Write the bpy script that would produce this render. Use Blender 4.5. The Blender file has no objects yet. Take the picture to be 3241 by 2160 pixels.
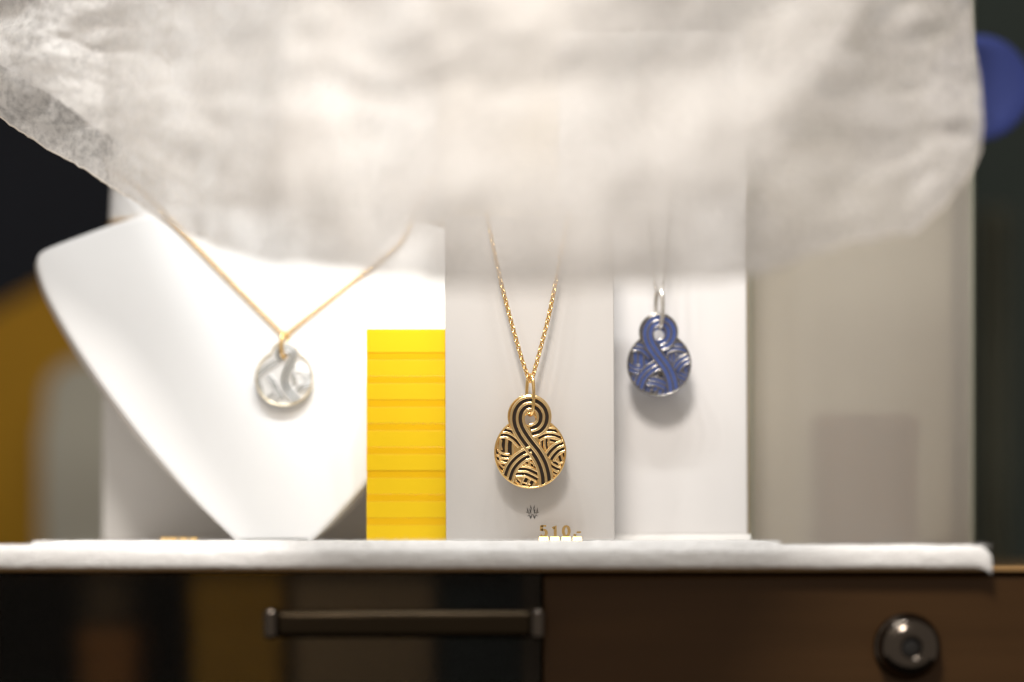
import bpy, bmesh, math, random
from mathutils import Vector, Matrix, noise
random.seed(7)
MM = 0.001
scene = bpy.context.scene
C = scene.collection

# ------------------------------------------------------------------ camera
EYE_Z, EYE_D, HOR = -8.7, 765.0, 1800.0        # eye height (mm, shelf pad = 0), distance to gold pendant, horizon row
cam_d = bpy.data.cameras.new("camera"); cam = bpy.data.objects.new("camera", cam_d); C.objects.link(cam)
cam.location = (0, -EYE_D*MM, EYE_Z*MM); cam.rotation_euler = (math.radians(90), 0, 0)
cam_d.sensor_width = 36.0; cam_d.lens = 36.0*EYE_D/324.1
cam_d.shift_y = (HOR-1080.0)/3241.0
cam_d.clip_start = 0.01; cam_d.clip_end = 50
cam_d.dof.use_dof = True; cam_d.dof.focus_distance = (EYE_D-0.5)*MM; cam_d.dof.aperture_fstop = 2.15
cam_d.dof.aperture_blades = 0
scene.camera = cam

# ------------------------------------------------------------------ world and lamps
w = bpy.data.worlds.new("World"); scene.world = w; w.use_nodes = True
bg = w.node_tree.nodes["Background"]; bg.inputs[0].default_value = (1.0, 0.895, 0.79, 1); bg.inputs[1].default_value = 0.37

def lamp(name, loc, target, size, power, col, spread=125):
    l = bpy.data.lights.new(name, 'AREA'); l.shape = 'DISK'; l.size = size*MM; l.energy = power; l.color = col; l.spread = math.radians(spread)
    o = bpy.data.objects.new(name, l); C.objects.link(o)
    o.location = Vector(loc)*MM
    d = (Vector(target)-Vector(loc)).normalized(); o.rotation_euler = d.to_track_quat('-Z', 'Y').to_euler()
    return o
for i, x in enumerate((-116, -62, -8, 46, 88)):       # row of small display LEDs above the shelf
    lamp("display_led", (x, -95, 325), (x*0.75-8, 40, 45), 15, (0.094, 0.104, 0.080, 0.060, 0.042)[i], (0.97, 0.97, 0.95) if i % 2 else (0.95, 0.98, 1.0), 100)
lamp("fill_lamp", (-60, -560, 600), (-8, -130, 120), 200, 0.46, (1.0, 0.94, 0.88), 40)  # added fill light from the front, narrowed and aimed to brighten the gauze

vs = scene.view_settings; vs.view_transform = 'Standard'; vs.look = 'None'; vs.exposure = 0.0; vs.gamma = 1.0; vs.use_curve_mapping = False
cy = scene.cycles
cy.use_denoising = True
try: cy.denoiser = 'OPENIMAGEDENOISE'
except Exception: pass
cy.max_bounces = 6; cy.diffuse_bounces = 3; cy.glossy_bounces = 4; cy.transmission_bounces = 5; cy.transparent_max_bounces = 12; cy.sample_clamp_indirect = 6.0; cy.sample_clamp_direct = 40.0
cy.caustics_reflective = True; cy.blur_glossy = 0.3

# ------------------------------------------------------------------ helpers
def P(px, py, d=0.0):
    """photo column/row at a depth d (mm behind the gold pendant) -> scene point in mm"""
    k = 0.1*(EYE_D+d)/EYE_D
    return Vector(((px-1620.5)*k, d, EYE_Z+(HOR-py)*k))
def tag(o, label=None, cat=None, group=None, kind=None):
    if label: o["label"] = label
    if cat: o["category"] = cat
    if group: o["group"] = group
    if kind: o["kind"] = kind
    return o
def empty(name, loc_mm=(0, 0, 0)):
    o = bpy.data.objects.new(name, None); C.objects.link(o); o.location = Vector(loc_mm)*MM; o.empty_display_size = 0.01
    return o
def link(name, me, parent=None, mat=None):
    if mat is not None and not me.materials: me.materials.append(mat)
    o = bpy.data.objects.new(name, me); C.objects.link(o)
    if parent is not None: o.parent = parent
    return o
def smooth_mesh(me, on=True):
    for p in me.polygons: p.use_smooth = on
def from_bm(name, bm, mat, parent=None, smooth=False):
    bmesh.ops.recalc_face_normals(bm, faces=bm.faces)
    me = bpy.data.meshes.new(name); bm.to_mesh(me); bm.free()
    smooth_mesh(me, smooth)
    return link(name, me, parent, mat)
def from_py(name, verts, faces, mat, parent=None, smooth=True, recalc=False):
    me = bpy.data.meshes.new(name); me.from_pydata([tuple(Vector(v)*MM) for v in verts], [], faces); me.update()
    if recalc:
        bm = bmesh.new(); bm.from_mesh(me); bmesh.ops.recalc_face_normals(bm, faces=bm.faces); bm.to_mesh(me); bm.free()
    smooth_mesh(me, smooth)
    return link(name, me, parent, mat)
def add_box(bm, lo, hi, bevel=0.0, seg=2):
    """axis box in mm"""
    lo = Vector(lo)*MM; hi = Vector(hi)*MM
    r = bmesh.ops.create_cube(bm, size=1.0, matrix=Matrix.Translation((lo+hi)/2) @ Matrix.Diagonal((*(hi-lo), 1)))
    if bevel:
        es = list({e for v in r['verts'] for e in v.link_edges})
        bmesh.ops.bevel(bm, geom=es, offset=bevel*MM, segments=seg, profile=0.5, affect='EDGES')
def box(name, lo, hi, mat, parent=None, bevel=0.4, seg=2):
    bm = bmesh.new(); add_box(bm, lo, hi, bevel, seg)
    return from_bm(name, bm, mat, parent, smooth=False)
def catmull(pts, n=14, closed=False):
    pts = [Vector(p) for p in pts]; out = []
    N = len(pts); rng = range(N if closed else N-1)
    for i in rng:
        g = (lambda k: pts[k % N]) if closed else (lambda k: pts[min(max(k, 0), N-1)])
        p0, p1, p2, p3 = g(i-1), g(i), g(i+1), g(i+2)
        for j in range(n):
            t = j/n
            out.append(0.5*((2*p1)+(p2-p0)*t+(2*p0-5*p1+4*p2-p3)*t*t+(3*p1-p0-3*p2+p3)*t**3))
    if not closed: out.append(pts[-1])
    return out
def tube_geo(verts, faces, pts, rad, k=8, closed=False, cap=True):
    """round tube along 3D points; rad number or list"""
    pts = [Vector(p) for p in pts]; n = len(pts); base = len(verts)
    up = Vector((0.013, 0.021, 1)).normalized(); prev = None
    for i, p in enumerate(pts):
        if closed: t = pts[(i+1) % n]-pts[i-1]
        else: t = pts[min(i+1, n-1)]-pts[max(i-1, 0)]
        t.normalize()
        if prev is None:
            a = t.cross(up)
            if a.length < 1e-3: a = t.cross(Vector((1, 0, 0)))
        else: a = prev-t*prev.dot(t)
        a.normalize(); prev = a.copy(); b = t.cross(a)
        r = rad[i] if isinstance(rad, (list, tuple)) else rad
        for j in range(k):
            th = 2*math.pi*j/k; verts.append(p+(a*math.cos(th)+b*math.sin(th))*r)
    for i in range(n if closed else n-1):
        i2 = (i+1) % n
        for j in range(k):
            faces.append((base+i*k+j, base+i*k+(j+1) % k, base+i2*k+(j+1) % k, base+i2*k+j))
    if cap and not closed:
        faces.append(tuple(base+j for j in range(k))[::-1]); faces.append(tuple(base+(n-1)*k+j for j in range(k)))
def lathe(name, prof, mat, parent=None, seg=40, axis='Y', smooth=True):
    """profile [(radius, along)] mm turned about the Y or Z axis"""
    verts, faces = [], []; n = len(prof)
    for s in range(seg):
        a = 2*math.pi*s/seg
        for r, h in prof:
            verts.append((r*math.cos(a), h, r*math.sin(a)) if axis == 'Y' else (r*math.cos(a), r*math.sin(a), h))
    for s in range(seg):
        s2 = (s+1) % seg
        for i in range(n-1): faces.append((s*n+i, s*n+i+1, s2*n+i+1, s2*n+i))
    faces.append(tuple(s*n for s in range(seg))); faces.append(tuple(s*n+n-1 for s in range(seg))[::-1])
    return from_py(name, verts, faces, mat, parent, smooth, True)

# ------------------------------------------------------------------ materials
def mat(name, col, rough=0.5, metal=0.0, spec=0.5, var=0.0, vscale=60.0, bump=0.0, bscale=400.0, rvar=0.0, sheen=0.0, stretch=None, coat=0.0):
    m = bpy.data.materials.new(name); m.use_nodes = True; nt = m.node_tree; b = nt.nodes["Principled BSDF"]
    b.inputs["Base Color"].default_value = (*col, 1); b.inputs["Roughness"].default_value = rough
    b.inputs["Metallic"].default_value = metal; b.inputs["Specular IOR Level"].default_value = spec
    if sheen: b.inputs["Sheen Weight"].default_value = sheen
    if coat: b.inputs["Coat Weight"].default_value = coat; b.inputs["Coat Roughness"].default_value = 0.08
    tc = nt.nodes.new("ShaderNodeTexCoord"); src = tc.outputs["Object"]
    if stretch:
        mp = nt.nodes.new("ShaderNodeMapping"); mp.inputs["Scale"].default_value = stretch
        nt.links.new(src, mp.inputs["Vector"]); src = mp.outputs["Vector"]
    if var or rvar:
        nz = nt.nodes.new("ShaderNodeTexNoise"); nz.inputs["Scale"].default_value = vscale; nz.inputs["Detail"].default_value = 6
        nt.links.new(src, nz.inputs["Vector"])
        if var:
            mx = nt.nodes.new("ShaderNodeMix"); mx.data_type = 'RGBA'
            mx.inputs["A"].default_value = (*[c*(1-var) for c in col], 1); mx.inputs["B"].default_value = (*[min(1, c*(1+var)) for c in col], 1)
            nt.links.new(nz.outputs["Fac"], mx.inputs["Factor"]); nt.links.new(mx.outputs["Result"], b.inputs["Base Color"])
        if rvar:
            mr = nt.nodes.new("ShaderNodeMapRange"); mr.inputs["To Min"].default_value = max(0.02, rough-rvar); mr.inputs["To Max"].default_value = rough+rvar
            nt.links.new(nz.outputs["Fac"], mr.inputs["Value"]); nt.links.new(mr.outputs["Result"], b.inputs["Roughness"])
    if bump:
        n2 = nt.nodes.new("ShaderNodeTexNoise"); n2.inputs["Scale"].default_value = bscale; n2.inputs["Detail"].default_value = 5
        nt.links.new(src, n2.inputs["Vector"])
        bp = nt.nodes.new("ShaderNodeBump"); bp.inputs["Strength"].default_value = bump; bp.inputs["Distance"].default_value = 0.0008
        nt.links.new(n2.outputs["Fac"], bp.inputs["Height"]); nt.links.new(bp.outputs["Normal"], b.inputs["Normal"])
    return m
def acrylic(name, col, trans=0.45, rough=0.25, var=0.06):
    """tinted plastic that light passes into: diffuse + translucent + gloss"""
    m = bpy.data.materials.new(name); m.use_nodes = True; nt = m.node_tree; N = nt.nodes; L = nt.links
    b = N["Principled BSDF"]; b.inputs["Base Color"].default_value = (*col, 1); b.inputs["Roughness"].default_value = rough
    tr = N.new("ShaderNodeBsdfTranslucent"); tr.inputs["Color"].default_value = (*col, 1)
    mx = N.new("ShaderNodeMixShader"); mx.inputs[0].default_value = trans
    L.new(b.outputs[0], mx.inputs[1]); L.new(tr.outputs[0], mx.inputs[2]); L.new(mx.outputs[0], N["Material Output"].inputs["Surface"])
    tc = N.new("ShaderNodeTexCoord"); nz = N.new("ShaderNodeTexNoise"); nz.inputs["Scale"].default_value = 30
    L.new(tc.outputs["Object"], nz.inputs["Vector"])
    mc = N.new("ShaderNodeMix"); mc.data_type = 'RGBA'; mc.inputs["A"].default_value = (*[c*(1-var) for c in col], 1); mc.inputs["B"].default_value = (*[min(1, c*(1+var)) for c in col], 1)
    L.new(nz.outputs["Fac"], mc.inputs["Factor"]); L.new(mc.outputs["Result"], b.inputs["Base Color"]); L.new(mc.outputs["Result"], tr.inputs["Color"])
    return m
def gauze(name, col, a_lo, a_hi, vscale=430.0, trans=0.5):
    """open fibrous cloth: pores of the weave let what is behind show"""
    m = bpy.data.materials.new(name); m.use_nodes = True; nt = m.node_tree; N = nt.nodes; L = nt.links
    N.remove(N["Principled BSDF"])
    tc = N.new("ShaderNodeTexCoord")
    nz = N.new("ShaderNodeTexNoise"); nz.inputs["Scale"].default_value = vscale; nz.inputs["Detail"].default_value = 5; nz.inputs["Roughness"].default_value = 0.6
    n2 = N.new("ShaderNodeTexNoise"); n2.inputs["Scale"].default_value = vscale*0.09; n2.inputs["Detail"].default_value = 3
    for n_ in (nz, n2): L.new(tc.outputs["Object"], n_.inputs["Vector"])
    ad = N.new("ShaderNodeMath"); ad.operation = 'MULTIPLY_ADD'; ad.inputs[1].default_value = 0.6
    L.new(n2.outputs["Fac"], ad.inputs[0]); 
    sc = N.new("ShaderNodeMath"); sc.operation = 'MULTIPLY'; sc.inputs[1].default_value = 0.7; L.new(nz.outputs["Fac"], sc.inputs[0]); L.new(sc.outputs[0], ad.inputs[2])
    mr = N.new("ShaderNodeMapRange"); mr.inputs["From Min"].default_value = 0.54; mr.inputs["From Max"].default_value = 0.74
    mr.inputs["To Min"].default_value = a_lo; mr.inputs["To Max"].default_value = a_hi
    L.new(ad.outputs[0], mr.inputs["Value"])
    df = N.new("ShaderNodeBsdfDiffuse"); df.inputs["Color"].default_value = (*col, 1)
    tr = N.new("ShaderNodeBsdfTranslucent"); tr.inputs["Color"].default_value = (*col, 1)
    mx = N.new("ShaderNodeMixShader"); mx.inputs[0].default_value = trans; L.new(df.outputs[0], mx.inputs[1]); L.new(tr.outputs[0], mx.inputs[2])
    tp = N.new("ShaderNodeBsdfTransparent"); m2 = N.new("ShaderNodeMixShader")
    L.new(mr.outputs["Result"], m2.inputs[0]); L.new(tp.outputs[0], m2.inputs[1]); L.new(mx.outputs[0], m2.inputs[2])
    L.new(m2.outputs[0], N["Material Output"].inputs["Surface"])
    bp = N.new("ShaderNodeBump"); bp.inputs["Strength"].default_value = 0.6; bp.inputs["Distance"].default_value = 0.0016
    L.new(ad.outputs[0], bp.inputs["Height"]); L.new(bp.outputs["Normal"], df.inputs["Normal"])
    return m
def clear_glass(name, tint, gloss=0.06):
    m = bpy.data.materials.new(name); m.use_nodes = True; nt = m.node_tree; N = nt.nodes; L = nt.links
    N.remove(N["Principled BSDF"])
    tp = N.new("ShaderNodeBsdfRefraction"); tp.inputs["Color"].default_value = (*tint, 1); tp.inputs["Roughness"].default_value = 0.5; tp.inputs["IOR"].default_value = 1.12
    gl = N.new("ShaderNodeBsdfGlossy"); gl.inputs["Roughness"].default_value = 0.05
    fr = N.new("ShaderNodeFresnel"); fr.inputs["IOR"].default_value = 1.18
    mx = N.new("ShaderNodeMixShader"); L.new(fr.outputs[0], mx.inputs[0]); L.new(tp.outputs[0], mx.inputs[1]); L.new(gl.outputs[0], mx.inputs[2])
    L.new(mx.outputs[0], N["Material Output"].inputs["Surface"])
    return m
def frosted(name, col):
    m = bpy.data.materials.new(name); m.use_nodes = True; nt = m.node_tree; N = nt.nodes; L = nt.links
    b = N["Principled BSDF"]; b.inputs["Base Color"].default_value = (*col, 1); b.inputs["Roughness"].default_value = 0.42
    rf = N.new("ShaderNodeBsdfRefraction"); rf.inputs["Color"].default_value = (0.9, 0.88, 0.84, 1); rf.inputs["Roughness"].default_value = 0.46; rf.inputs["IOR"].default_value = 1.2
    mx = N.new("ShaderNodeMixShader"); mx.inputs[0].default_value = 0.66; L.new(b.outputs[0], mx.inputs[1]); L.new(rf.outputs[0], mx.inputs[2])
    L.new(mx.outputs[0], N["Material Output"].inputs["Surface"])
    return m

M = {}
M['gold'] = mat("polished_gold", (0.93, 0.64, 0.27), 0.16, 1.0, var=0.03, rvar=0.04, vscale=500)
M['gold_ridge'] = mat("satin_gold", (0.95, 0.70, 0.36), 0.15, 1.0, var=0.03, rvar=0.03, vscale=700)
M['gold_pale'] = mat("pale_gold", (0.95, 0.84, 0.62), 0.2, 1.0, rvar=0.04, vscale=500)
M['gold_satin'] = mat("satin_gold_foot", (0.93, 0.62, 0.22), 0.42, 1.0, rvar=0.04, vscale=500)
M['silver'] = mat("polished_silver", (0.86, 0.84, 0.80), 0.18, 1.0, rvar=0.04, vscale=500)
M['steel_ridge'] = mat("dark_steel", (0.30, 0.285, 0.265), 0.22, 1.0, rvar=0.05, vscale=700)
M['white_ridge'] = mat("white_metal", (0.86, 0.86, 0.85), 0.24, 0.55, rvar=0.04, vscale=700)
M['black_enamel'] = mat("black_enamel", (0.018, 0.012, 0.008), 0.16, 0, 0.4, rvar=0.03)
M['blue_enamel'] = mat("blue_enamel", (0.045, 0.07, 0.20), 0.16, 0, 0.5, var=0.25, vscale=600)
M['pearl'] = mat("pearl_enamel", (0.085, 0.092, 0.085), 0.12, 0.2, 0.7, var=0.25, vscale=500)
M['card_grey'] = mat("greige_card", (0.44, 0.418, 0.396), 0.6, 0, 0.25, var=0.02, vscale=25, bump=0.03, bscale=1500)
M['card'] = mat("white_card", (0.62, 0.60, 0.585), 0.55, 0, 0.3, var=0.012, vscale=25, bump=0.03, bscale=1500)
M['card_edge'] = mat("card_edge", (0.82, 0.80, 0.77), 0.6)
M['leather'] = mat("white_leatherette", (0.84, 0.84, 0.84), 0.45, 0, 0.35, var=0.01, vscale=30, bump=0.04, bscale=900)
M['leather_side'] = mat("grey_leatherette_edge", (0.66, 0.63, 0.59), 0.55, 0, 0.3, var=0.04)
M['felt'] = mat("white_felt", (0.90, 0.89, 0.875), 0.95, 0, 0.1, var=0.07, vscale=450, bump=0.9, bscale=900, sheen=0.3)
M['fibre'] = mat("felt_fibre", (0.84, 0.83, 0.82), 0.9, 0, 0.1)
M['yellow'] = acrylic("yellow_acrylic", (1.0, 0.67, 0.0), 0.3, 0.45, 0.03)
M['yellow_deep'] = acrylic("golden_acrylic", (1.0, 0.585, 0.0), 0.3, 0.3, 0.03)
M['amber'] = acrylic("amber_acrylic", (0.74, 0.40, 0.004), 0.3, 0.4)
M['peach'] = mat("peach_plastic", (0.62, 0.42, 0.22), 0.5, var=0.1)
M['amber_tip'] = mat("amber_plastic", (0.75, 0.36, 0.02), 0.4, var=0.08)
M['wood'] = mat("dark_walnut", (0.050, 0.0235, 0.007), 0.4, 0, 0.18, var=0.28, vscale=22, bump=0.1, bscale=120, rvar=0.08, stretch=(0.35, 3, 6))
M['wood_edge'] = mat("oak_board_edge", (0.30, 0.17, 0.06), 0.45, 0, 0.4, var=0.25, vscale=40, stretch=(0.3, 3, 6))
M['inner'] = mat("dark_cabinet_lining", (0.035, 0.024, 0.014), 0.7, 0, 0.3, var=0.2)
M['nickel'] = mat("aged_nickel", (0.10, 0.083, 0.068), 0.16, 1.0, rvar=0.07, vscale=90)
M['bronze'] = mat("dark_bronze", (0.06, 0.042, 0.024), 0.3, 1.0, rvar=0.08, vscale=90)
M['bronze_gloss'] = mat("polished_bronze", (0.032, 0.023, 0.014), 0.3, 1.0, rvar=0.05, vscale=60)
M['keyhole'] = mat("keyhole_black", (0.006, 0.005, 0.004), 0.4)
M['print'] = mat("printed_ink", (0.045, 0.04, 0.04), 0.6)
M['frosted'] = frosted("frosted_acrylic", (0.66, 0.615, 0.55))
M['frost_edge'] = mat("acrylic_polished_edge", (0.42, 0.43, 0.34), 0.3)
M['brown_box'] = mat("brown_box_paper", (0.26, 0.125, 0.07), 0.7, var=0.1)
M['grey_box'] = mat("grey_box_paper", (0.62, 0.60, 0.50), 0.7, var=0.06)
M['cream'] = mat("cream_board", (0.78, 0.68, 0.54), 0.6, var=0.03)
M['wall'] = mat("dark_blue_wall", (0.012, 0.016, 0.028), 0.8, var=0.2, vscale=6)
M['green'] = mat("dark_green_column", (0.04, 0.062, 0.055), 0.6, var=0.2, vscale=10)
M['olive'] = mat("olive_curtain", (0.17, 0.175, 0.13), 0.85, var=0.25, vscale=20)
M['blue_disc'] = mat("cobalt_glaze", (0.045, 0.075, 0.34), 0.45, 0, 0.5, var=0.15, vscale=25)
M['ochre_box'] = mat("ochre_box_paper", (0.72, 0.40, 0.02), 0.6, var=0.15)
M['beige_box'] = mat("beige_box_paper", (0.50, 0.36, 0.20), 0.65, var=0.12)
M['teal_box'] = mat("deep_teal_box", (0.012, 0.035, 0.045), 0.6, var=0.2)
M['orange_box'] = mat("rust_box_paper", (0.55, 0.24, 0.05), 0.65, var=0.15)
M['floor'] = mat("dark_floor", (0.03, 0.026, 0.022), 0.7, var=0.2, vscale=8)
M['glass'] = clear_glass("door_glass", (0.85, 0.84, 0.82))
M['gauze_back'] = gauze("cream_gauze", (0.82, 0.795, 0.77), 0.60, 0.96)
M['gauze_front'] = gauze("cream_gauze_fold", (0.82, 0.80, 0.775), 0.42, 0.93, 300)
M['hem'] = gauze("cream_gauze_hem", (0.86, 0.81, 0.74), 0.8, 0.98, 400)

# ================================================================== SETTING
wall = box("back_wall", (-1500, 620, -700), (1500, 660, 900), M['wall'], bevel=0); tag(wall, kind="structure")
flo = box("floor", (-1500, -700, -720), (1500, 620, -700), M['floor'], bevel=0); tag(flo, kind="structure")

# ------------------------------------------------------------------ cabinet under the shelf
cab = empty("display_cabinet", (0, 60, -700))
tag(cab, "dark walnut cabinet with glass door and wood door under the white felt", "cabinet")
def cpart(name, lo, hi, m, bevel=0.5, parent=None):
    o = box(name, lo, hi, m, cab if parent is None else parent, bevel)
    if parent is None: o.matrix_parent_inverse = Matrix.Translation(-cab.location)
    return o
cpart("top_board", (-330, -39, -9.6), (330, 250, -8.2), M['wood_edge'], 0.3)
cpart("side_panel", (-330, -34, -700), (-322, 190, -9.8), M['wood'])
cpart("side_panel", (322, -34, -700), (330, 190, -9.8), M['wood'])
cpart("back_panel", (-321.8, 180, -700), (321.8, 190, -9.8), M['inner'], 0)
cpart("inner_shelf", (-321.8, -30, -64), (3, 179.8, -60), M['inner'], 0.3)
cpart("divider", (3.2, -33, -700), (9, 179.8, -9.8), M['inner'], 0.3)
wd = cpart("wood_door", (9.4, -37, -360), (321, -29, -10.6), M['wood'], 1.2)
gd = cpart("glass_door", (-321, -36, -360), (8.8, -32.5, -10.4), M['glass'], 0.4)
# ------------------------------------------------------------------ bar pull on the glass door
a = P(856, 1938, -48); b_ = P(1702, 1938, -48); zc = P(0, 1975, -48).z
pull = empty("bar_handle", (a.x*0.5+b_.x*0.5, -37.2, zc)); tag(pull, "dark bronze bar handle with shiny ends on the glass door", "handle")
hw = (b_.x-a.x)/2
def pull_mesh(name, bm, m): 
    o = from_bm(name, bm, m, pull, True); return o
for s in (-1, 1):
    bm = bmesh.new(); add_box(bm, (s*hw-2.0, -13.2, -4.6), (s*hw+2.0, 0.6, 4.4), 1.5, 4); pull_mesh("end_post", bm, M['nickel'])
bm = bmesh.new(); add_box(bm, (-hw+1.0, -11.5, -4.3), (hw-1.0, -5.6, 4.1), 2.4, 6)
for v_ in bm.verts:                                   # slight belly in the middle of the bar
    q = 1-(v_.co.x/(hw*MM))**2; v_.co.y -= 0.9*MM*q; v_.co.z *= 1-0.10*q
pull_mesh("grip_bar", bm, M['bronze_gloss'])
# ------------------------------------------------------------------ round lock knob on the wood door
kc = P(2882, 2050, -44)
knob = empty("lock_knob", (kc.x, -37, kc.z)); tag(knob, "round polished lock knob with dark keyhole on the walnut door", "knob")
R = 10.2
lathe("collar", [(R*0.99, 0.0), (R, -0.8), (R*0.97, -2.0), (R*0.86, -2.5)], M['nickel'], knob)
lathe("dome", [(R*0.88, -2.2), (R*0.93, -4.0), (R*0.9, -6.2), (R*0.78, -8.0), (R*0.56, -9.2), (R*0.36, -9.7), (R*0.30, -9.4), (R*0.28, -7.5)], M['nickel'], knob)
lathe("keyhole", [(R*0.285, -6.0), (R*0.285, -8.2), (R*0.25, -8.4)], M['keyhole'], knob, 24)

# ------------------------------------------------------------------ boxes seen through the glass door
def inner_box(name, x0, x1, y0, y1, d, dep, m, label, cat, rest=-60.0):
    lo = P(x0, y1, d); hi = P(x1, y0, d)
    e = empty(name, ((lo.x+hi.x)/2, d+dep/2, rest)); hx = (hi.x-lo.x)/2; h = hi.z-rest
    box("base", (-hx, -dep/2, 0.05), (hx, dep/2, h*0.72), m, e, 0.8)
    box("lid", (-hx-0.6, -dep/2-0.6, h*0.72+0.1), (hx+0.6, dep/2+0.6, h), m, e, 0.8)
    tag(e, label, cat); return e
inner_box("gift_box", 610, 890, 1825, 2140, 50, 40, M['ochre_box'], "ochre box behind the glass door left of the bar handle", "box")
inner_box("gift_box", 935, 1370, 1835, 2140, 44, 50, M['beige_box'], "beige box behind the glass door and the bar handle", "box")
inner_box("gift_box", 1395, 1660, 1850, 2140, 48, 50, M['teal_box'], "dark teal box behind the glass door beside the walnut door", "box")
inner_box("gift_box", 255, 420, 1990, 2140, 56, 40, M['orange_box'], "low rust brown box at far left behind the glass door", "box")
inner_box("gift_box", 280, 400, 1840, 1990, 105, 15, M['beige_box'], "tall brown box in shade behind the low rust box", "box")

# ------------------------------------------------------------------ felt cloth on the top board, wrapped over its front edge
def felt_sheet(name, x0, x1, yf, yb, zt, th, drop, mt, parent=None, curl=0.0, seed=0, nx=220, rn=None, dip=0.0):
    """profile swept along x: flat top, rounded nose, hanging front; fuzzy uneven skin"""
    prof = []                                     # (y, z) outer skin from back to hanging front
    rn = rn or th
    for i in range(10): prof.append((yb+(yf+rn-yb)*i/9, zt))
    for i in range(1, 9):
        t = math.pi/2*i/8; prof.append((yf+rn-rn*math.sin(t), zt-rn*(1-math.cos(t))))
    if drop > th:
        for i in range(1, 7): prof.append((yf+0.5*(i/6)**3, zt-rn-(drop-rn)*i/6))
        prof.append((yf+1.2, zt-drop-0.25)); prof.append((yf+2.6, zt-drop+0.05))
        prof.append((yf+4, zt-th)); prof.append((yb, zt-th))
    else:
        prof.append((yf+0.4, zt-th)); prof.append((yb, zt-th))
    n = len(prof); verts, faces = [], []
    for i in range(nx+1):
        u = i/nx; x = x0+(x1-x0)*u
        e0 = min((x-x0), (x1-x))
        for j, (y, z) in enumerate(prof):
            nn = noise.noise(Vector((x*0.16+seed, y*0.16, z*0.3)))*0.34+noise.noise(Vector((x*0.7+seed, y*0.7, z*0.8)))*0.3
            xx, zz, yy = x, z+nn*(0.75 if j < 18 else 0.5), y-nn*0.6*(j > 8)
            if curl and x1-x < 6.0:               # the end rolls down over the corner
                q = (6.0-(x1-x))/6.0; zz -= curl*q**2.6*(j < 26)
            if dip and y < -12: zz -= dip*min(1.0, (-12-y)/22)
            if e0 < 1.2: zz -= (1.2-e0)**2*0.45*(z > zt-th*0.5)
            verts.append((xx, yy, zz))
    for i in range(nx):
        for j in range(n-1): faces.append((i*n+j, (i+1)*n+j, (i+1)*n+j+1, i*n+j+1))
        faces.append((i*n+n-1, (i+1)*n+n-1, (i+1)*n, i*n))
    faces.append(tuple(range(n))); faces.append(tuple(nx*n+j for j in range(n))[::-1])
    return from_py(name, verts, faces, mt, parent, True, True)
def fibres(parent, x0, x1, yf, zt, th, drop, count, seed):
    rnd = random.Random(seed); v, f = [], []
    for _ in range(count):
        x = rnd.uniform(x0+0.3, x1-0.3); t = rnd.random()
        if t < 0.55: ang = rnd.uniform(0.0, 1.5); y = yf+th-th*math.sin(ang); z = zt-th*(1-math.cos(ang)); nrm = Vector((0, -math.sin(ang), math.cos(ang)))
        elif t < 0.8: y = yf+th+rnd.random()*9; z = zt; nrm = Vector((0, 0, 1))
        else: y = yf; z = zt-th-rnd.random()*max(0.2, drop-th); nrm = Vector((0, -1, 0))
        p = Vector((x, y, z))-nrm*0.15
        d = (nrm*rnd.uniform(0.3, 1.0)+Vector((rnd.gauss(0, .9), rnd.gauss(0, .3), rnd.gauss(0, .35)))).normalized()
        ln = rnd.uniform(0.4, 1.35); bend = Vector((rnd.gauss(0, .35), 0, rnd.gauss(0, .35)))*ln
        sd = d.cross(Vector((0, 1, 0.2))).normalized()*0.042
        m_ = p+d*ln*0.55; e = p+d*ln+bend*0.6; k = len(v)
        v += [p-sd, p+sd, m_+sd*0.8, m_-sd*0.8, e]; f += [(k, k+1, k+2, k+3), (k+3, k+2, k+4)]
    o = from_py("fuzz", v, f, M['fibre'], parent, False); o["kind"] = "stuff"; return o
cl_x1 = P(3140, 0, -44).x
cloth = felt_sheet("felt_cloth", -215, cl_x1, -44.2, 120, -1.75, 6.35, 6.5, M['felt'], curl=2.2, rn=2.6)
tag(cloth, "long white felt cloth wrapped over the front edge of the cabinet top", "cloth")
fibres(cloth, -200, cl_x1, -44.2, -1.75, 2.6, 6.2, 9000, 3)
pd0, pd1 = P(95, 0, -41).x, P(2475, 0, -41).x
pad = felt_sheet("felt_pad", pd0, pd1, -40.5, 112, 0.0, 1.62, 0.0, M['felt'], seed=31, dip=0.55)
tag(pad, "thinner white felt pad lying on the long felt cloth under the stands", "pad")
fibres(pad, pd0, pd1, -40.5, -0.5, 1.62, 1.6, 4200, 5)

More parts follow.
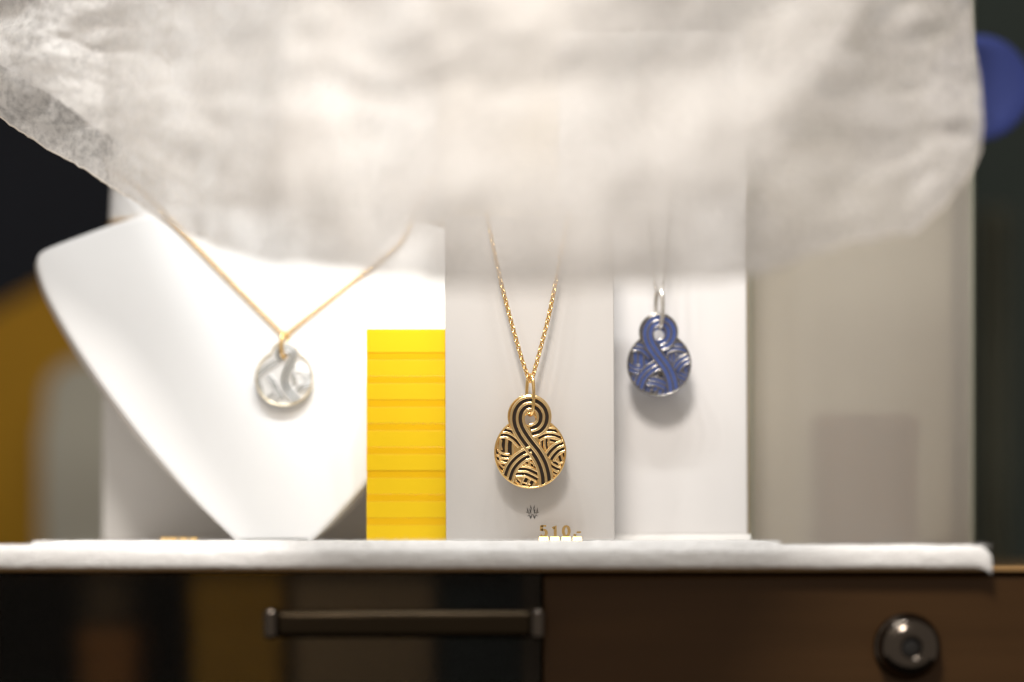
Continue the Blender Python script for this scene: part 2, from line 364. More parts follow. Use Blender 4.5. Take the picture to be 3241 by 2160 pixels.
# ================================================================== JEWELLERY
ZS, ZX, ZY = 46.11, 637.0, 982.0                     # trace scale (px per mm) and centre of the big circle
R1, R2, C2 = 528/ZS, 322/ZS, Vector(((627-ZX)/ZS, (ZY-457)/ZS))
BANDS = [   # (layer, ridge spacing, ridge half width, centre line)
 (0, 100, 24, [(296, 780), (288, 900), (292, 1020)]), (0, 62, 20, [(846, 770), (846, 860), (856, 950)]),
 (0, 90, 22, [(640, 1360), (600, 1430), (560, 1520)]), (0, 70, 20, [(1090, 940), (1100, 1040), (1140, 1160)]), (0, 60, 18, [(690, 1060), (680, 1120), (700, 1180)]),
 (0, 60, 17, [(150, 1120), (220, 1180), (310, 1260)]), (0, 62, 17, [(540, 1070), (620, 1110), (740, 1170)]), (0, 54, 16, [(240, 600), (310, 640), (420, 690)]),
 (0, 56, 16, [(930, 770), (1040, 800), (1150, 850)]), (0, 52, 15, [(420, 1400), (500, 1460), (620, 1500)]), (0, 50, 15, [(740, 700), (800, 650), (900, 610)]), (0, 56, 16, [(160, 800), (150, 880), (170, 960)]),
 (1, 66, 18, [(120, 1000), (170, 1035), (240, 1068), (330, 1075)]), (1, 66, 18, [(950, 1140), (1040, 1190), (1140, 1215)]),
 (1, 70, 18, [(420, 1262), (520, 1258), (620, 1275), (760, 1345)]), (1, 50, 17, [(960, 1290), (1040, 1330), (1120, 1380)]),
 (2, 70, 19, [(180, 700), (270, 690), (350, 712), (430, 765), (520, 860)]),
 (2, 68, 19, [(740, 750), (820, 706), (900, 690), (1000, 700), (1120, 745)]),
 (2, 76, 20, [(910, 1070), (955, 1000), (1020, 935), (1090, 898), (1180, 870)]),
 (3, 80, 20, [(290, 1430), (315, 1320), (360, 1205), (440, 1105), (540, 1030), (660, 985)]),
 (4, 90, 22, [(868, 1520), (868, 1420), (858, 1300), (815, 1150), (738, 1005), (640, 880), (562, 775), (496, 668), (456, 565), (446, 470),
              (470, 372), (530, 298), (618, 264), (710, 278), (785, 332), (828, 410), (834, 495), (808, 575), (745, 640), (650, 672)]),
]
def conv(p): return Vector(((p[0]-ZX)/ZS, (ZY-p[1])/ZS))
L_S, L_X, L_Y = 455*ZS/528, 735.0, 965.0              # trace of the pearl pendant
def conv2(p): return Vector(((p[0]-735)/455*R1, (965-p[1])/455*R1))
BANDS2 = [
 (0, 34, 15, [(600, 1300), (610, 1350), (615, 1420)]), (0, 34, 15, [(1010, 930), (1060, 980), (1100, 1050)]), (0, 36, 15, [(480, 1300), (540, 1240), (620, 1200)]),
 (1, 40, 17, [(330, 1000), (360, 1100), (400, 1300)]), (1, 40, 17, [(830, 880), (880, 960), (900, 1080)]), (1, 42, 17, [(480, 930), (560, 1040), (620, 1160), (700, 1300)]),
 (2, 44, 18, [(290, 960), (400, 850), (500, 770), (620, 700)]), (2, 44, 18, [(900, 800), (1000, 820), (1110, 880), (1200, 980)]),
 (2, 46, 18, [(900, 1280), (950, 1180), (1030, 1110), (1190, 1060)]),
 (4, 62, 19, [(985, 1370), (900, 1290), (805, 1180), (748, 1060), (748, 940), (790, 820), (850, 700), (872, 610), (850, 540), (790, 500), (725, 505), (672, 545), (650, 610), (680, 680)]),
]
def inside(p, r1, r2, c2): return p.length < r1 or (p-c2).length < r2
def offset_curve(pts, off):
    out = []; n = len(pts)
    for i, p in enumerate(pts):
        t = (pts[min(i+1, n-1)]-pts[max(i-1, 0)]).normalized()
        out.append((p+Vector((-t.y, t.x))*off, Vector((-t.y, t.x))))
    return out
def strip_geo(V, F, run, prof):
    k = len(prof); base = len(V)
    for p, n in run:
        for a_, h in prof:
            q = p+n*a_; V.append((q.x, -h, q.y))
    for i in range(len(run)-1):
        for j in range(k-1): F.append((base+i*k+j, base+i*k+j+1, base+(i+1)*k+j+1, base+(i+1)*k+j))
    F.append(tuple(base+j for j in range(k))); F.append(tuple(base+(len(run)-1)*k+j for j in range(k))[::-1])
def runs(curve, r1, r2, c2):
    out, cur = [], []
    for p, n in curve:
        if inside(p, r1, r2, c2): cur.append((p, n))
        else:
            if len(cur) > 3: out.append(cur)
            cur = []
    if len(cur) > 3: out.append(cur)
    return out
def pendant(root, bands, cv, sc, r1, r2, c2, hole, hole_r, m_body, m_ridge, m_enamel, m_rim=None, rfac=1.0, hgt=0.34):
    """charm of two joined discs with woven raised bands; local x right, z up, front to -y; sizes in mm before sc"""
    holder = []
    c2 = Vector(c2)
    d = c2.length; ax = math.atan2(c2.y, c2.x)          # outline of the union of the two discs
    a1 = math.acos((d*d+r1*r1-r2*r2)/(2*d*r1)); a2 = math.acos((d*d+r2*r2-r1*r1)/(2*d*r2))
    out = []
    n1 = 88
    for i in range(n1+1):
        t = ax+a1+(2*math.pi-2*a1)*i/n1; out.append(Vector((math.cos(t), math.sin(t)))*r1)
    n2 = 64
    for i in range(1, n2):
        t = ax+math.pi+a2+(2*math.pi-2*a2)*i/n2; out.append(c2+Vector((math.cos(t), math.sin(t)))*r2)
    hl = [hole+Vector((math.cos(t), math.sin(t)))*hole_r for t in [2*math.pi*i/28 for i in range(28)]]
    TH = 1.3
    bm = bmesh.new(); loops = []
    for lp in (out, hl):
        vsx = [bm.verts.new((p.x*sc*MM, 0, p.y*sc*MM)) for p in lp]; loops.append(vsx)
        for i in range(len(vsx)): bm.edges.new((vsx[i], vsx[(i+1) % len(vsx)]))
    bmesh.ops.triangle_fill(bm, use_beauty=True, edges=bm.edges[:])
    r = bmesh.ops.extrude_face_region(bm, geom=bm.faces[:])
    bmesh.ops.translate(bm, verts=[g for g in r['geom'] if isinstance(g, bmesh.types.BMVert)], vec=(0, TH*sc*MM, 0))
    o = from_bm("charm_body", bm, m_body, root); holder.append(o)
    # raised rim round the outline, and round the hole
    def emit(name, V, F, m):
        ob = from_py(name, [(x*sc, y*sc, z*sc) for x, y, z in V], F, m, root, True, True); holder.append(ob); return ob
    V, F = [], []; n = len(out); prof = [(-0.62, 0.0), (-0.6, 1.0), (-0.45, 1.18), (-0.2, 1.2), (-0.03, 1.05), (0.0, 0.6), (0.0, 0.0)]
    k = len(prof)
    for i, p in enumerate(out):
        t = (out[(i+1) % n]-out[i-1]).normalized(); nr = Vector((t.y, -t.x))
        for a_, h in prof: q = p+nr*a_; V.append((q.x, -h, q.y))
    for i in range(n):
        for j in range(k-1): F.append((i*k+j, i*k+j+1, ((i+1) % n)*k+j+1, ((i+1) % n)*k+j))
    rim = emit("rim", V, F, m_rim or m_body)
    V, F = [], []; tube_geo(V, F, [(p.x, -0.95, p.y) for p in hl], 0.26, 8, True); emit("hole_rim", V, F, m_body)
    for lay, w_, rw, line in bands:
        pts = catmull([cv(p) for p in line], 12)
        S_ = (cv((1000, 0))-cv((0, 0))).x/1000.0
        w_m, r_m = w_*S_, rw*S_*rfac; h0 = 0.08+0.24*lay
        V, F = [], []
        for k_ in (-1, 0, 1):
            rprof = [(-r_m, 0.0), (-r_m, h0+0.1)]+[(-r_m*math.cos(t), h0+0.1+hgt*math.sin(t)) for t in [math.pi*i/8 for i in range(1, 8)]]+[(r_m, h0+0.1), (r_m, 0.0)]
            for rn in runs(offset_curve(pts, k_*w_m), r1-0.35, r2-0.35, c2): strip_geo(V, F, rn, rprof)
        if not V: continue
        bo = emit("band", V, F, m_ridge)
        V, F = [], []
        for k_ in (-0.5, 0.5):
            e_ = w_m/2-r_m*0.85
            for rn in runs(offset_curve(pts, k_*w_m), r1-0.45, r2-0.45, c2): strip_geo(V, F, rn, [(-e_, 0.01), (-e_, h0), (e_, h0), (e_, 0.01)])
        if V:
            en = from_py("enamel", [(x*sc, y*sc, z*sc) for x, y, z in V], F, m_enamel, bo, False, True)
    return holder

def oval_link():
    v, f = [], []
    pts = [(1.02*math.cos(t), 0.52*math.sin(t), 0) for t in [2*math.pi*i/12 for i in range(12)]]
    tube_geo(v, f, pts, 0.235, 6, True)
    return v, f
LV, LF = oval_link()
def resample(pts, step):
    pts = [Vector(p) for p in pts]; out = [(pts[0], (pts[1]-pts[0]).normalized())]; acc = 0.0; nxt = step
    for a_, b in zip(pts, pts[1:]):
        L_ = (b-a_).length
        while acc+L_ >= nxt:
            out.append((a_+(b-a_)*((nxt-acc)/L_), (b-a_).normalized())); nxt += step
        acc += L_
    return out
def link_mats(path, pitch, sc):
    out = []
    for i, (p, t) in enumerate(resample(path, pitch)):
        y = Vector((0, -1, 0)); s = t.cross(y).normalized(); y = s.cross(t)
        tw = math.radians(38 if i % 2 else -48)
        s2 = s*math.cos(tw)+y*math.sin(tw); n2 = t.cross(s2)
        out.append((p, Matrix((t*sc, s2*sc, n2*sc)).transposed()))
    return out
def chain_mesh(name, paths, pitch, sc, m, parent):
    V, F = [], []
    for path in paths:
        for p, mx in link_mats(path, pitch, sc):
            k = len(V); V += [p+mx @ Vector(q) for q in LV]; F += [tuple(k+i for i in fc) for fc in LF]
    return from_py(name, V, F, m, parent, True)
def bail(root, top, bot, front, back, yaw, rad, m):
    """long oval ring through the charm's hole"""
    h = (top-bot)/2; d = (back-front)/2; zc_ = (top+bot)/2; yc = (front+back)/2
    pts = []
    for i in range(36):
        t = 2*math.pi*i/36; q = Vector((0, d*math.copysign(abs(math.cos(t))**0.8, math.cos(t)), h*math.sin(t)))
        q = Matrix.Rotation(yaw, 3, 'Z') @ q; pts.append(q+Vector((0, yc, zc_)))
    v, f = [], []; tube_geo(v, f, pts, [rad*(1.0+0.25*max(0, math.sin(2*math.pi*i/36))) for i in range(36)], 10, True)
    return from_py("bail", v, f, m, root, True)

# ------------------------------------------------------------------ gold necklace on the grey white card (in focus)
gc = P(1678.2, 1433, 0)
gold = empty("pendant_necklace", gc); tag(gold, "gold and black woven pattern pendant on gold curb chain before the price blocks", "necklace")
HOLE = conv((628, 506))
pendant(gold, BANDS, conv, 1.0, R1, R2, C2, HOLE, 92/ZS, M['gold'], M['gold_ridge'], M['black_enamel'])
bt = P(0, 1188, 0).z-gc.z; bb = P(0, 1316, 0).z-gc.z
bail(gold, bt, bb, -3.4, 2.0, math.radians(24), 0.5, M['gold'])
def loc(px, py, d, c): return P(px, py, d)-c
CARD_F = 6.0
left = catmull([loc(1674, 1200, -0.2, gc), loc(1650, 1132, 0.2, gc), loc(1613, 1000, 0.8, gc), loc(1578, 860, 1.6, gc), loc(1545, 700, 2.6, gc), loc(1541, 677, 5.5, gc), loc(1538, 675, 9.5, gc), loc(1530, 760, 13.2, gc)], 10)
right = catmull([loc(1684, 1200, -0.2, gc), loc(1703, 1132, 0.2, gc), loc(1737, 1000, 0.8, gc), loc(1765, 860, 1.6, gc), loc(1796, 700, 2.6, gc), loc(1800, 677, 5.5, gc), loc(1802, 675, 9.5, gc), loc(1808, 760, 13.2, gc)], 10)
lme = None
for path in (left, right):
    for p, mx in link_mats(path, 1.5, 1.13):
        if lme is None:
            o = from_py("chain_link", LV, LF, M['gold'], gold, True); lme = o.data
        else: o = link("chain_link", lme, gold)
        o.matrix_local = Matrix.Translation(p*MM) @ mx.to_4x4()

# ------------------------------------------------------------------ display cards
def card(name, x0, x1, ytop, d, thick, z0, m, label, lean_deg=0.25):
    lo = P(x0, 1713, d); hi = P(x1, ytop, d)
    e = empty(name, ((lo.x+hi.x)/2, d, z0)); e.rotation_euler = (0, math.radians(-lean_deg), 0); hx = (hi.x-lo.x)/2
    box("face_board", (-hx, 0, 0.05), (hx, thick, hi.z-z0), m, e, 0.35, 3)
    tag(e, label, "display stand"); return e, hx, hi.z-z0
c1, c1w, c1h = card("pendant_card", 1412, 1946, 682, CARD_F, 6.5, 0.0, M['card_grey'], "short greyish white card holding the gold pendant with a small emblem")
box("foot", (-c1w+6, 6.6, 0.06), (c1w-6, 20, 5), M['card_edge'], c1, 0.5)
# printed emblem: star of fine pointed strokes
def emblem(parent, strokes, cx, cz, k, wd, y):
    V, F = [], []
    for (x0, y0), (x1, y1), wdt in strokes:
        p, q = Vector((x0, y0)), Vector((x1, y1)); t = (q-p).normalized(); n = Vector((-t.y, t.x))*wd*wdt; mid = p*0.5+q*0.5; b0 = len(V)
        for pt in (p, mid+n, q, mid-n): V.append((cx+(pt.x-678)*k, y, cz-(pt.y-480)*k))
        F.append((b0, b0+1, b0+2, b0+3))
    o = from_py("emblem", V, F, M['print'], parent, False); return o
ST = [((618, 300), (657, 445), 1), ((732, 300), (700, 445), 1), ((538, 360), (578, 535), 1), ((603, 385), (645, 545), 1), ((640, 400), (622, 520), .8),
      ((802, 358), (786, 540), 1), ((742, 385), (716, 545), 1), ((706, 400), (734, 510), .8), ((640, 500), (560, 520), .8), ((712, 490), (790, 518), .8),
      ((598, 540), (631, 665), 1), ((658, 530), (631, 665), 1), ((690, 530), (727, 665), 1), ((750, 545), (727, 665), 1), ((645, 548), (705, 548), .9),
      ((505, 480), (575, 500), .7), ((850, 480), (780, 500), .7), ((545, 595), (615, 540), .7), ((815, 595), (740, 540), .7), ((560, 455), (580, 500), .6), ((795, 455), (775, 500), .6)]
ep = P(1686, 1621, CARD_F); cb = c1.location/MM
emblem(c1, ST, ep.x-cb.x, ep.z-cb.z, 0.1/7.84, 15, -0.05)

D3 = 31.0
c3, c3w, c3h = card("pendant_card", 1776, 2366, 100, D3, 9, 2.4, M['card'], "tall white card holding the blue pendant beside the frosted panel")
box("backing_plate", (-c3w+2, 9.1, -2.2), (c3w+1.1, 10.6, c3h-1), M['gold'], c3, 0.2)
box("base_board", (-c3w-1, -3.0, -2.38), (c3w+0.8, 9.0, 0.0), M['card_edge'], c3, 0.3)

# ------------------------------------------------------------------ blue necklace on the tall card
bc = P(2086, 1154, D3-9.0); SB = 0.914
blue = empty("pendant_necklace", bc); tag(blue, "blue enamel woven pattern pendant hanging on the tall white card", "necklace")
pendant(blue, BANDS, conv, SB, R1, R2, C2, HOLE, 98/ZS, M['blue_enamel'], M['steel_ridge'], M['blue_enamel'], M['steel_ridge'], 0.66, 0.14)
bail(blue, P(0, 915, 22).z-bc.z, P(0, 1040, 22).z-bc.z, -3.2, 2.0, math.radians(22), 0.72, M['silver'])
lp = [[loc(2083, 925, D3-9, bc), loc(2068, 860, D3-9, bc), loc(2040, 500, D3-5.5, bc), loc(2022, 110, D3-0.8, bc), loc(2020, 96, D3+2, bc), loc(2018, 96, D3+8, bc), loc(2016, 160, D3+12.5, bc)],
      [loc(2089, 925, D3-9, bc), loc(2101, 880, D3-9, bc), loc(2128, 500, D3-5.5, bc), loc(2146, 110, D3-0.8, bc), loc(2148, 96, D3+2, bc), loc(2150, 96, D3+8, bc), loc(2152, 160, D3+12.5, bc)]]
chain_mesh("chain", [catmull(p, 10) for p in lp], 1.15, 0.85, M['silver'], blue)

# ------------------------------------------------------------------ price blocks
def digit_strokes(ch):
    """closed/open centre lines of a numeral, 0..1 wide, 0..1.35 high"""
    if ch == '8':
        return [([(0.5+0.30*math.cos(t), 1.03+0.24*math.sin(t)) for t in [2*math.pi*i/20 for i in range(20)]], True),
                ([(0.5+0.37*math.cos(t), 0.42+0.31*math.sin(t)) for t in [2*math.pi*i/22 for i in range(22)]], True)]
    if ch == '5':
        bowl = [(0.24, 0.72), (0.36, 0.80), (0.52, 0.82), (0.70, 0.75), (0.81, 0.60), (0.83, 0.42), (0.77, 0.23), (0.62, 0.10), (0.44, 0.06), (0.27, 0.10), (0.14, 0.22)]
        return [([(0.20, 1.25), (0.82, 1.25)], False), ([(0.26, 1.30), (0.245, 1.0), (0.23, 0.68)], False), (bowl, False)]
    if ch == '1': return [([(0.22, 0.98), (0.42, 1.1), (0.56, 1.27), (0.56, 0.7), (0.56, 0.06)], False)]
    if ch == '0': return [([(0.5+0.36*math.cos(t), 0.68+0.58*math.sin(t)) for t in [2*math.pi*i/26 for i in range(26)]], True)]
    return [([(0.16, 0.10), (0.26, 0.34)], False), ([(0.42, 0.55), (0.95, 0.55)], False)]
def flat_stroke(V, F, pts, closed, hwid, y0, y1):
    pts = [Vector(p) for p in pts]; n = len(pts); base = len(V)
    for i, p in enumerate(pts):
        t = ((pts[(i+1) % n]-pts[i-1]) if closed else (pts[min(i+1, n-1)]-pts[max(i-1, 0)])).normalized(); q = Vector((-t.y, t.x))
        wv = hwid*(0.8+0.5*abs(t.y))
        for s in (-1, 1):
            for y in (y0, y1):
                c = p+q*wv*s; V.append((c.x, y, c.y))
    for i in range(n if closed else n-1):
        a0, b0 = base+i*4, base+((i+1) % n)*4
        for u, v_ in ((0, 1), (1, 3), (3, 2), (2, 0)): F.append((a0+u, a0+v_, b0+v_, b0+u))
    if not closed: F.append((base, base+1, base+3, base+2)); F.append((base+(n-1)*4, base+(n-1)*4+2, base+(n-1)*4+3, base+(n-1)*4+1))
def price_block(ch, px0, px1, d, label, sc=1.0, group=None, lying=False, z=0.02):
    lo = P(px0, 1713, d); hi = P(px1, 1713, d); e = empty("price_block", ((lo.x+hi.x)/2, d, z)); wdt = hi.x-lo.x
    if lying: e.rotation_euler = (math.radians(-80), 0, 0); e.location.z = 0.8*MM; e.scale = (1, 0.55, 1)
    bh = 1.3*sc; hw_ = wdt/2-0.13; sl = 0.12                 # wedge shaped foot, its front face sloping back
    pv = [(-hw_, -1.35, 0), (hw_, -1.35, 0), (hw_-sl, -0.42, bh), (-hw_+sl, -0.42, bh), (-hw_, 1.4, 0), (hw_, 1.4, 0), (hw_-sl, 1.4, bh), (-hw_+sl, 1.4, bh)]
    from_py("base", pv, [(0, 1, 2, 3), (4, 7, 6, 5), (0, 4, 5, 1), (1, 5, 6, 2), (2, 6, 7, 3), (3, 7, 4, 0)], M['gold_satin'], e, False, True)
    V, F = [], []; k = wdt*0.80
    for pts, cl in digit_strokes(ch): flat_stroke(V, F, [((x-0.5)*k, 1.25*sc+y*k*1.06) for x, y in pts], cl, 0.18*k*0.8, -0.3, 0.9)
    from_py("numeral", V, F, M['gold'], e, False, True)
    tag(e, label, "price block", group); return e
GP = "gold price blocks in front of the short card"
price_block('5', 1704, 1737, -0.5, "gold price block with the numeral five, leftmost under the gold pendant", group=GP)
price_block('1', 1739.5, 1772, -0.5, "gold price block with the numeral one under the gold pendant", group=GP)
price_block('0', 1776, 1808, -0.5, "gold price block with the round numeral zero under the gold pendant", group=GP)
price_block(',', 1811, 1843, -0.5, "gold price block with point and dash, rightmost under the gold pendant", group=GP)
GL = "gold price blocks half hidden at the foot of the bust"
for ch, x0, lab in (('8', 508, "leftmost of four gold price blocks half hidden behind felt at the white bust"), ('7', 535, "second from left of the half hidden gold price blocks at the white bust"),
                    ('0', 567, "third from left of the half hidden gold price blocks at the white bust"), (',', 599, "rightmost of four gold price blocks half hidden behind felt at the white bust")):
    price_block('0' if ch == '7' else ch, x0, x0+26, 32, lab, 0.9, GL, True)

# ------------------------------------------------------------------ yellow acrylic block of stacked slabs
yb = empty("acrylic_block", (P(1300, 0, 14).x, 26.8, 0)); tag(yb, "bright yellow acrylic block of stacked slabs between bust and short card", "block")
x0 = P(1160, 0, 14).x-P(1300, 0, 14).x; x1 = P(1452, 0, 13).x-P(1300, 0, 14).x; top = P(0, 1041, 13).z; n = 9
h = top/n
for i in range(n):                                     # thick slabs with thin deeper toned spacers between
    j = random.uniform(-0.1, 0.1)
    bm = bmesh.new(); add_box(bm, (x0+j*0.5, -12.5+j, 0.06+i*h), (x1+j, 0.6+j, i*h+h*(0.70 if i < n-1 else 1.0)), 0.07, 2); from_bm("slab", bm, M['yellow'], yb)
    if i < n-1:
        bm = bmesh.new(); add_box(bm, (x0+0.03+j*0.5, -12.46+j, 0.02+i*h+h*0.70), (x1+j, 0.5+j, (i+1)*h+0.04), 0.05, 2); from_bm("spacer", bm, M['yellow_deep'], yb)

# ------------------------------------------------------------------ white necklace bust
BL0, BLK = 25.0, 0.21                                 # plane of the front panel: depth = BL0 + BLK*z
def PB(px, py):
    d = BL0
    for _ in range(6): z = P(px, py, d).z; d = BL0+BLK*z
    return P(px, py, d)
bust = empty("necklace_bust", (P(865, 0, 60).x, 60, 0)); tag(bust, "white leatherette necklace bust with sloping shoulders behind the yellow block", "bust")
half = [(868, 1718), (775, 1718), (750, 1717), (736, 1704), (620, 1588), (500, 1452), (400, 1328), (300, 1192), (215, 1062), (150, 945), (124, 880), (113, 835), (120, 806), (145, 788), (210, 762), (335, 716), (430, 686), (500, 672), (600, 664), (720, 658), (868, 655)]
outl = [(x, y) for x, y in half]+[(1732-x, y) for x, y in half[::-1][1:-1]]
base_pts = [PB(*p) for p in outl]
cen = Vector((sum(p.x for p in base_pts), 0, sum(p.z for p in base_pts)))/len(base_pts)
def loop(pts2, inset, back):
    n = len(pts2); res = []
    for i, p in enumerate(pts2):
        t = (pts2[(i+1) % n]-pts2[i-1]); t2 = Vector((t.x, t.z)).normalized(); nr = Vector((-t2.y, t2.x))
        k_ = (inset if inset*sg <= 0 else inset*(0.95*min(1.0, 0.15+p.z/45) if nr.y*sg < 0.1 else 0.35)); q = Vector((p.x+nr.x*k_, 0, p.z+nr.y*k_)); q.z = max(q.z, 0.1)
        q.y = BL0+BLK*q.z+back; res.append(q-bust.location/MM)
    return res
area = sum(base_pts[i].x*base_pts[(i+1) % len(base_pts)].z-base_pts[(i+1) % len(base_pts)].x*base_pts[i].z for i in range(len(base_pts)))
sg = 1.0 if area < 0 else -1.0                       # outward direction of the outline normal
fine = catmull([Vector((p.x, 0, p.z)) for p in base_pts], 4, True)
V, F = [], []
rings = [loop(fine, -sg*1.6, 0.0), loop(fine, -sg*0.5, 0.35), loop(fine, 0, 1.4)]
for rg in rings: V += rg
n = len(fine); F.append(tuple(range(n)))
for k in range(len(rings)-1):
    for i in range(n): F.append((k*n+i, k*n+(i+1) % n, (k+1)*n+(i+1) % n, (k+1)*n+i))
from_py("front_panel", V, F, M['leather'], bust, False, True)
V, F = [], []
rings = [loop(fine, 0, 1.4), loop(fine, sg*1.6, 7), loop(fine, sg*2.6, 13), loop(fine, sg*1.5, 15), loop(fine, -sg*3, 15.5)]
for rg in rings: V += rg
for k in range(len(rings)-1):
    for i in range(n): F.append((k*n+i, k*n+(i+1) % n, (k+1)*n+(i+1) % n, (k+1)*n+i))
F.append(tuple((len(rings)-1)*n+i for i in range(n)))
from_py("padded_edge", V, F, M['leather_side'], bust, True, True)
# neck: tapered oval column behind the panel
V, F = [], []; nh = 26; ns = 44
zb, zt = P(0, 760, 75).z, P(0, -160, 90).z; xw = (P(865, 0, 72).x-P(336, 0, 72).x)
for i in range(nh+1):
    u = i/nh; z = zb+(zt-zb)*u; y = 70+BLK*0.5*(z-zb)-BLK*0; r = xw*(1.0-0.05*u)
    if u > 0.9: r *= math.sqrt(max(0.02, 1-((u-0.9)/0.1)**2*0.6))
    for s in range(ns):
        t = 2*math.pi*s/ns; V.append(Vector((P(865, 0, 60).x+r*math.cos(t), y+17*math.sin(t), z))-bust.location/MM)
for i in range(nh):
    for s in range(ns): F.append((i*ns+s, i*ns+(s+1) % ns, (i+1)*ns+(s+1) % ns, (i+1)*ns+s))
F.append(tuple(range(ns))); F.append(tuple(nh*ns+s for s in range(ns)))
from_py("neck", V, F, M['leather'], bust, True, True)
# easel foot behind the panel
f0 = P(322, 1250, 84)-bust.location/MM; f1 = P(1330, 1250, 84)-bust.location/MM
bm = bmesh.new(); add_box(bm, (f0.x, f0.y, 0.1), (f1.x, f0.y+6, f0.z), 2.0, 4); from_bm("easel_foot", bm, M['card_edge'], bust)
v, f = [], []; gz = P(0, 712, 72).z-bust.location.z/MM
tube_geo(v, f, [Vector((P(865, 0, 60).x+(xw+0.3)*math.cos(t), 70.5+17.6*math.sin(t), gz))-Vector((bust.location.x/MM, bust.location.y/MM, 0)) for t in [2*math.pi*i/60 for i in range(60)]], 0.8, 8, True)
from_py("neck_trim", v, f, M['gold'], bust, True)

# ------------------------------------------------------------------ pearl necklace round the bust
def PBf(px, py, off=1.2):
    p = PB(px, py); return P(px, py, p.y-off)
pc = PBf(900, 1197, 2.6); SP = 9.29*(EYE_D+pc.y)/EYE_D/R1
pearl = empty("pendant_necklace", pc); tag(pearl, "pearly white pendant with gold rim hanging on the white bust", "necklace")
pearl.rotation_euler = (math.atan(BLK)*-0.9, 0, 0)
c2p = Vector((0.1, (965-600)/455*R1)); r2p = 225/455*R1
pendant(pearl, BANDS2, conv2, SP, R1, r2p, c2p, conv2((762, 600)), 1.3, M['white_ridge'], M['white_ridge'], M['pearl'], M['gold_pale'], 0.75)
zs = (EYE_D+pc.y)/EYE_D*0.1
bail(pearl, (1197-1052)*zs, (1197-1132)*zs, -3.0, 1.6, math.radians(-28), 0.62, M['gold'])
inv = Matrix.Rotation(-pearl.rotation_euler.x, 3, 'X')
def lb(p): return inv @ (p-pc)
lpath = [PBf(899, 1060), PBf(860, 1022), PBf(720, 880), PBf(600, 757), PBf(505, 660, 1.0), P(470, 625, 50), P(420, 580, 54), P(352, 548, 66), P(345, 540, 76)]
rpath = [PBf(905, 1060), PBf(950, 1022), PBf(1050, 943), PBf(1150, 862), PBf(1255, 775), PBf(1300, 700, 1.0), P(1340, 630, 54), P(1370, 580, 62), P(1388, 545, 76)]
chain_mesh("chain", [catmull([lb(p) for p in q], 10) for q in (lpath, rpath)], 1.2, 0.95, M['gold'], pearl)

cr0, cr1 = P(1340, 1700, 96), P(1800, -200, 96)
cbd = empty("cream_board", ((cr0.x+cr1.x)/2, 98, -1.7)); tag(cbd, "cream backboard glimpsed through the gauze between bust and tall card", "board")
box("board", (-(cr1.x-cr0.x)/2, -2, 0.1), ((cr1.x-cr0.x)/2, 2, cr1.z+1.7), M['cream'], cbd, 0.5)
box("foot", (-15, 2.1, 0.1), (15, 12, 6), M['cream'], cbd, 0.5)
# ------------------------------------------------------------------ frosted panel and what stands behind
pl, pr = P(2384, 1700, 62), P(3072, -120, 62)
fp = empty("frosted_panel", ((pl.x+pr.x)/2, 64, -1.7)); tag(fp, "tall grey frosted acrylic panel right of the tall white card", "panel"); hx = (pr.x-pl.x)/2
box("sheet", (-hx, -2, 0.1), (hx, 2, pr.z+1.7), M['frosted'], fp, 0.3)
box("polished_edge", (-hx-1.2, -2, 0.1), (-hx-0.02, 2, pr.z+1.7), M['frost_edge'], fp, 0.2)
box("polished_edge", (hx+0.02, -2, 0.1), (hx+0.9, 2, pr.z+1.7), M['frost_edge'], fp, 0.2)
sh_z0 = -8.2
def bg_box(name, x0, x1, y0, d, dep, m, label, cat, base=-1.9, lid=True, bev=1.0):
    lo, hi = P(x0, 1700, d), P(x1, y0, d); e = empty(name, ((lo.x+hi.x)/2, d+dep/2, base)); hx = (hi.x-lo.x)/2; h = hi.z-base
    box("body", (-hx, -dep/2, 0.1), (hx, dep/2, h*0.8), m, e, bev); box("lid", (-hx-0.5, -dep/2-0.5, h*0.8+0.1), (hx+0.5, dep/2+0.5, h), m, e, bev)
    tag(e, label, cat); return e
bg_box("brown_box", 2600, 2905, 1310, 84, 34, M['brown_box'], "brown box showing blurred through the frosted panel", "box")
pb0, pb1 = P(2330, 1700, 200), P(3060, -150, 200)
pbd = empty("pale_board", ((pb0.x+pb1.x)/2, 203, sh_z0)); tag(pbd, "pale grey backboard glimpsed through the frosted panel", "board")
box("board", (-(pb1.x-pb0.x)/2, -3, 0), ((pb1.x-pb0.x)/2, 3, pb1.z-sh_z0), M['grey_box'], pbd, 0.5)
box("foot", (-40, 3.1, 0), (40, 40, 8), M['grey_box'], pbd, 0.5)
# dark green column, olive curtain, blue disc at the right edge
col = box("column", (P(3040, 0, 420).x, 420, -700), (P(3700, 0, 420).x, 470, 700), M['green'], None, 3); tag(col, "dark green column behind the blue disc at the right edge", "column")
V, F = [], []; nn = 40
xa, xb = P(3090, 0, 300).x, P(3205, 0, 300).x
for i in range(nn+1):
    u = i/nn
    for z in (-700, 150): V.append((xa+(xb-xa)*u, 300+4*math.sin(u*19), z))
m0 = len(V)
for i in range(nn+1):
    u = i/nn
    for z in (-700, 150): V.append((xa+(xb-xa)*u, 303+4*math.sin(u*19), z))
for i in range(nn): F.append((i*2, i*2+2, i*2+3, i*2+1)); F.append((m0+i*2, m0+i*2+1, m0+i*2+3, m0+i*2+2)); F.append((i*2+1, i*2+3, m0+i*2+3, m0+i*2+1))
cu = from_py("curtain", V, F, M['olive'], None, True, True); tag(cu, "olive grey curtain strip hanging beside the frosted panel's right edge", "curtain")
dc = P(3092, 282, 96); dr = 16.8*(EYE_D+96)/EYE_D
disc = empty("blue_disc", (dc.x, 96, -1.9)); tag(disc, "cobalt blue round disc partly hidden behind the frosted panel", "disc")
